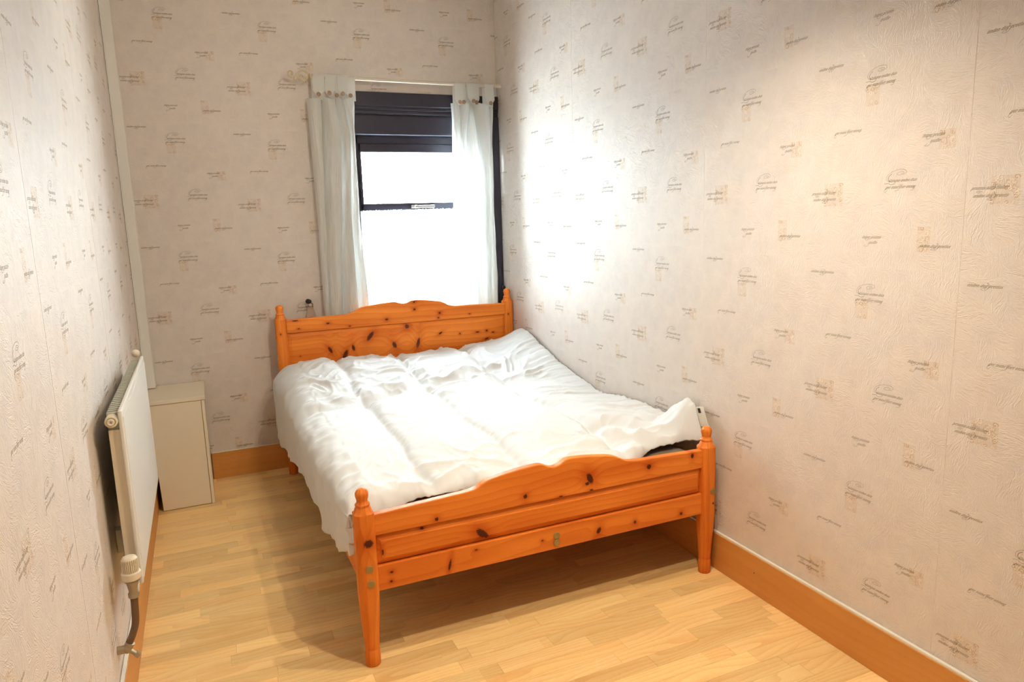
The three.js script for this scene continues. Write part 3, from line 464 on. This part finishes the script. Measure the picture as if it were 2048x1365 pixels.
    // over the left edge and down
    const t = (u - uTop) / (1 - uTop); if (v > 0.93) z = lerp(z, zr + 0.055 * (v - 0.93) / 0.07, sstep(0, 0.35, t)); const f0 = fy, y0 = ((fy = f0 * (1 - sstep(0, 0.6, t))), drop(topY(0.475, z))), hm = hem(z) + 0.006 * n2(z * 14, 8), fold = 0.014 * n2(z * 3.2, 3) + 0.006 * n2(z * 8, 5 + t * 0.5) , xe = edgeX(z) + 0.011 * sstep(0.3, 1, t) * (1 + 0.6 * n2(z * 5, 1)) + fold * sstep(0.2, 0.8, t);
    const c = Math.min(1, t / 0.38), fx = Math.sin(c * 1.57), D = Math.max(0.02, y0 - hm), gy = t < 0.38 ? (1 - Math.cos(c * 1.57)) * 0.3 : 0.3 + 0.7 * (t - 0.38) / 0.62;
    const puff = 0.007 * n2(z * 4.5, t * 2.2) + 0.005 * (ridge(z * 3 + t * 1.4, t * 1.6 + 4) ** 2 - 0.45);
    return [lerp(0.475, xe, fx) - puff * fx - 1.12, y0 - D * gy + 0.004 * n2(z * 9, t * 6) * (1 - t) - 0.54, z + 3.26, u * 40, z / 0.05];
  }, 0.022);
  part('cover', geo, M.cotton, duvet);
  // care label stitched into the corner by the right foot post
  const lab = part('care_label', slab(6, 10, (u, v) => [1.868 - 1.12 - 0.004 - v * 0.004, 0.675 - 0.54 - v * 0.075 + u * 0.012, -2.352 + 3.26 + u * 0.05 + v * 0.042], 0.0012), M.paperTag, duvet, 'small off-white care label with a black mark');
  part('printed_mark', slab(2, 2, (u, v) => [1.8618 - 1.12 - v * 0.001, 0.672 - 0.54 - v * 0.018 + u * 0.004, -2.338 + 3.26 + u * 0.016 + v * 0.01], 0.0008), M.ink, lab);
}

// ------------------------------------------------------------------ radiator and its valve
const RZ0 = -3.345, RZ1 = -2.345, RY0 = 0.402, RY1 = 0.958, RX = -0.25;
const rad = thing('radiator', 'white flat-panel radiator hung on the left wall', 'radiator', [-0.29, RY0, (RZ0 + RZ1) / 2]);
const inRad = (g) => g.translate(0.29, -RY0, -(RZ0 + RZ1) / 2);
part('panel', inRad(mergeGeometries([rbox(RX - 0.012, RX, RY0, RY1, RZ0, RZ1, 0.005, 3), rbox(RX - 0.004, RX + 0.0022, RY0 + 0.016, RY1 - 0.022, RZ0 + 0.012, RZ1 - 0.012, 0.002)])), M.enamel, rad);
{ // convector: a folded sheet whose folds open upwards behind the panel
  const s = new THREE.Shape(), n = 34, p = (RZ1 - RZ0 - 0.05) / n, pts = [], th = 0.0012;
  for (let i = 0; i < n; i++) { const z = RZ0 + 0.03 + i * p; pts.push([0.0, z], [0.0, z + p * 0.3], [0.032, z + p * 0.42], [0.032, z + p * 0.72]); }
  pts.forEach(([x, z], i) => (i ? s.lineTo(x, z) : s.moveTo(x, z))); [...pts].reverse().forEach(([x, z]) => s.lineTo(x, z + th + 0.006));
  const g = new THREE.ExtrudeGeometry(s, { depth: RY1 - RY0 - 0.06, bevelEnabled: false }); // shape (x, z) extruded upwards
  g.applyMatrix4(new THREE.Matrix4().makeBasis(new THREE.Vector3(-1, 0, 0), new THREE.Vector3(0, 0, 1), new THREE.Vector3(0, 1, 0))).translate(RX - 0.0125, RY0 + 0.05, 0);
  part('convector', inRad(g), M.fin, rad, 'grey-green folded convector fins behind the panel');
  part('end_fin', inRad(rbox(RX - 0.044, RX - 0.0125, RY0 + 0.03, RY1 - 0.062, RZ1 - 0.03, RZ1 - 0.02, 0.002)), M.creamPaint, rad);
  part('end_fin', inRad(rbox(RX - 0.044, RX - 0.0125, RY0 + 0.03, RY1 - 0.042, RZ0 + 0.015, RZ0 + 0.024, 0.002)), M.creamPaint, rad);
}
{
  const boss = (z, y, s) => lathe([[0, -0.02], [0.0165, -0.02], [0.0175, -0.016], [0.0175, 0.018], [0.0165, 0.021], [0.0125, 0.0215], [0.0115, 0.018], [0.0105, 0.018], [0.0102, 0.026], [0.009, 0.0275], [0.004, 0.0275], [0.0035, 0.022], [0, 0.022]], 28).rotateX(s * Math.PI / 2).translate(RX - 0.03, y, z);
  part('plug', inRad(boss(RZ1 - 0.01, RY1 - 0.03, 1)), M.plastic, rad, 'round cream blanking plug at the near top corner');
  part('vent_cap', inRad(new THREE.SphereGeometry(0.0165, 24, 16).translate(RX - 0.028, RY1 + 0.012, RZ0 - 0.005)), M.plastic, rad, 'round cream cap at the far top corner');
  for (const z of [RZ0 + 0.2, RZ1 - 0.2]) part('bracket', inRad(rbox(XL + 0.001, RX - 0.044, 0.44, 0.52, z - 0.02, z + 0.02, 0.002)), M.enamel, rad);
}
{
  const vx = -0.272, vz = -2.27, o = thing('radiator_valve', 'cream thermostatic valve and brown pipe at the near end of the radiator', 'valve', [vx, 0.2, vz]);
  const headG = lathe([[0, 0.331], [0.012, 0.331], [0.0185, 0.329], [0.0215, 0.3235], [0.0195, 0.3225], [0.0195, 0.285], [0.0255, 0.283], [0.027, 0.28], [0.027, 0.264], [0.0255, 0.26], [0, 0.26]], 40);
  const head = part('valve_head', headG, M.plastic, o, 'cream plastic thermostatic head with ribbed sides');
  const ribs = []; for (let i = 0; i < 26; i++) { const a = i / 26 * 6.2832; ribs.push(rbox(-0.0014, 0.0014, 0.284, 0.3235, 0.019, 0.0226, 0.0006, 1).rotateY(a)); }
  const rr = part('rib', mergeGeometries(ribs), M.plastic, head); 
  part('valve_body', mergeGeometries([lathe([[0, 0.26], [0.0195, 0.26], [0.0195, 0.252], [0.0165, 0.248], [0.0125, 0.225], [0.0125, 0.215], [0.0155, 0.214], [0.0155, 0.203], [0.0125, 0.2], [0, 0.2]], 24), new THREE.CylinderGeometry(0.0105, 0.0105, 0.075, 18).rotateX(Math.PI / 2).translate(0, 0.238, -0.045), new THREE.CylinderGeometry(0.0155, 0.0155, 0.018, 6).rotateX(Math.PI / 2).translate(0, 0.238, -0.03)].map((g) => (g.index ? g.toNonIndexed() : g))), M.valveBrass, o);
  part('pipe', tube([[0, 0.205, 0], [-0.002, 0.16, 0], [-0.006, 0.115, 0.001], [-0.016, 0.085, 0.004], [-0.026, 0.065, 0.008], [-0.034, 0.05, 0.01]], 0.0105, 40, false, 14), M.pipe, o);
  part('elbow', mergeGeometries([new THREE.SphereGeometry(0.0145, 18, 12).translate(-0.034, 0.046, 0.01), new THREE.CylinderGeometry(0.0125, 0.0125, 0.03, 16).rotateZ(Math.PI / 2).translate(-0.047, 0.046, 0.01), new THREE.CylinderGeometry(0.0135, 0.0135, 0.014, 16).rotateZ(-0.5).translate(-0.028, 0.056, 0.009)]), M.valveBrass, o);
  part('drain_cock', mergeGeometries([tube([[-0.034, 0.046, 0.012], [-0.022, 0.036, 0.016], [-0.011, 0.027, 0.02]], 0.0065, 10, false, 12), rbox(-0.007, 0.007, -0.007, 0.007, -0.006, 0.006, 0.001).rotateZ(0.7).translate(-0.009, 0.0255, 0.02)].map((g) => (g.index ? g.toNonIndexed() : g))), M.valveBrass, o);
}

// ------------------------------------------------------------------ white cabinet boxing in the corner
{
  const o = thing('cabinet', 'low cream-painted boxed cabinet with a lid in the left corner', 'cabinet', [-0.17, 0, -4.235]), inC = (g) => g.translate(0.17, 0, 4.235);
  const f = new THREE.ExtrudeGeometry(flat([[-0.294, 0.003], [-0.0575, 0.003], [-0.0575, 0.581], [-0.314, 0.581], [-0.314, 0.22], [-0.30, 0.215]]), { depth: 0.014, bevelEnabled: true, bevelSize: 0.0015, bevelOffset: -0.0015, bevelThickness: 0.0015, bevelSegments: 2 });
  part('front_panel', inC(f.translate(0, 0, -4.048)), M.creamPaint, o);
  part('side_panel', inC(rbox(-0.0555, -0.040, 0.0, 0.581, -4.43, -4.03, 0.002)), M.creamPaint, o);
  part('lid', inC(rbox(-0.330, -0.034, 0.583, 0.603, -4.444, -4.026, 0.003)), M.creamPaint, o);
}

// ------------------------------------------------------------------ ceiling light (above the frame): three spot heads on a bent bar
{
  const mid = [1.04, 2.4, -1.75], o = thing('ceiling_light', 'three-headed spotlight bar hanging from the ceiling above the foot of the bed', 'ceiling light', [mid[0], YC, mid[2]]);
  part('ceiling_rose', lathe([[0, 0], [0.055, 0], [0.055, -0.008], [0.04, -0.022], [0.012, -0.03], [0, -0.03]], 28), M.whitePaint, o);
  part('stem', new THREE.CylinderGeometry(0.006, 0.006, 0.42, 12).translate(0, -0.22, 0), M.steel, o);
  const rel = BULBS.map(([x, y, z]) => [x - mid[0], y - YC, z - mid[2]]);
  part('bar', tube([[rel[1][0], -0.43, rel[1][2]], [0, -0.425, 0], [rel[0][0], -0.43, rel[0][2]], [rel[2][0], -0.43, rel[2][2]]], 0.008, 40, false, 10), M.steel, o);
  rel.forEach(([x, y, z], i) => { // each head is turned towards its own part of the room
    const dir = new THREE.Vector3(...AIM[i]).sub(new THREE.Vector3(...BULBS[i])).normalize(), q = new THREE.Quaternion().setFromUnitVectors(new THREE.Vector3(0, -1, 0), dir);
    part('spot_head', lathe([[0.0245, 0.012], [0.030, 0.004], [0.033, 0.004], [0.034, 0.02], [0.028, 0.08], [0.02, 0.105], [0.008, 0.12], [0, 0.121]], 28).applyQuaternion(q).translate(x, y, z), M.whitePaint, o);
    part('lamp_face', new THREE.CylinderGeometry(0.0245, 0.0245, 0.003, 24).translate(0, 0.011, 0).applyQuaternion(q).translate(x, y, z), M.bulb, o);
    const l = new THREE.SpotLight(BULB_COLOR, BULB_CD[i], 0, CONE[i], 1, 2); l.position.set(x, y, z); l.target.position.set(AIM[i][0] - mid[0], AIM[i][1] - YC, AIM[i][2] - mid[2]); l.castShadow = true; l.shadow.mapSize.set(2048, 2048); l.shadow.bias = -0.0005; l.shadow.radius = 1.5; o.add(l); o.add(l.target);
  });
}

renderer.render(scene, camera);
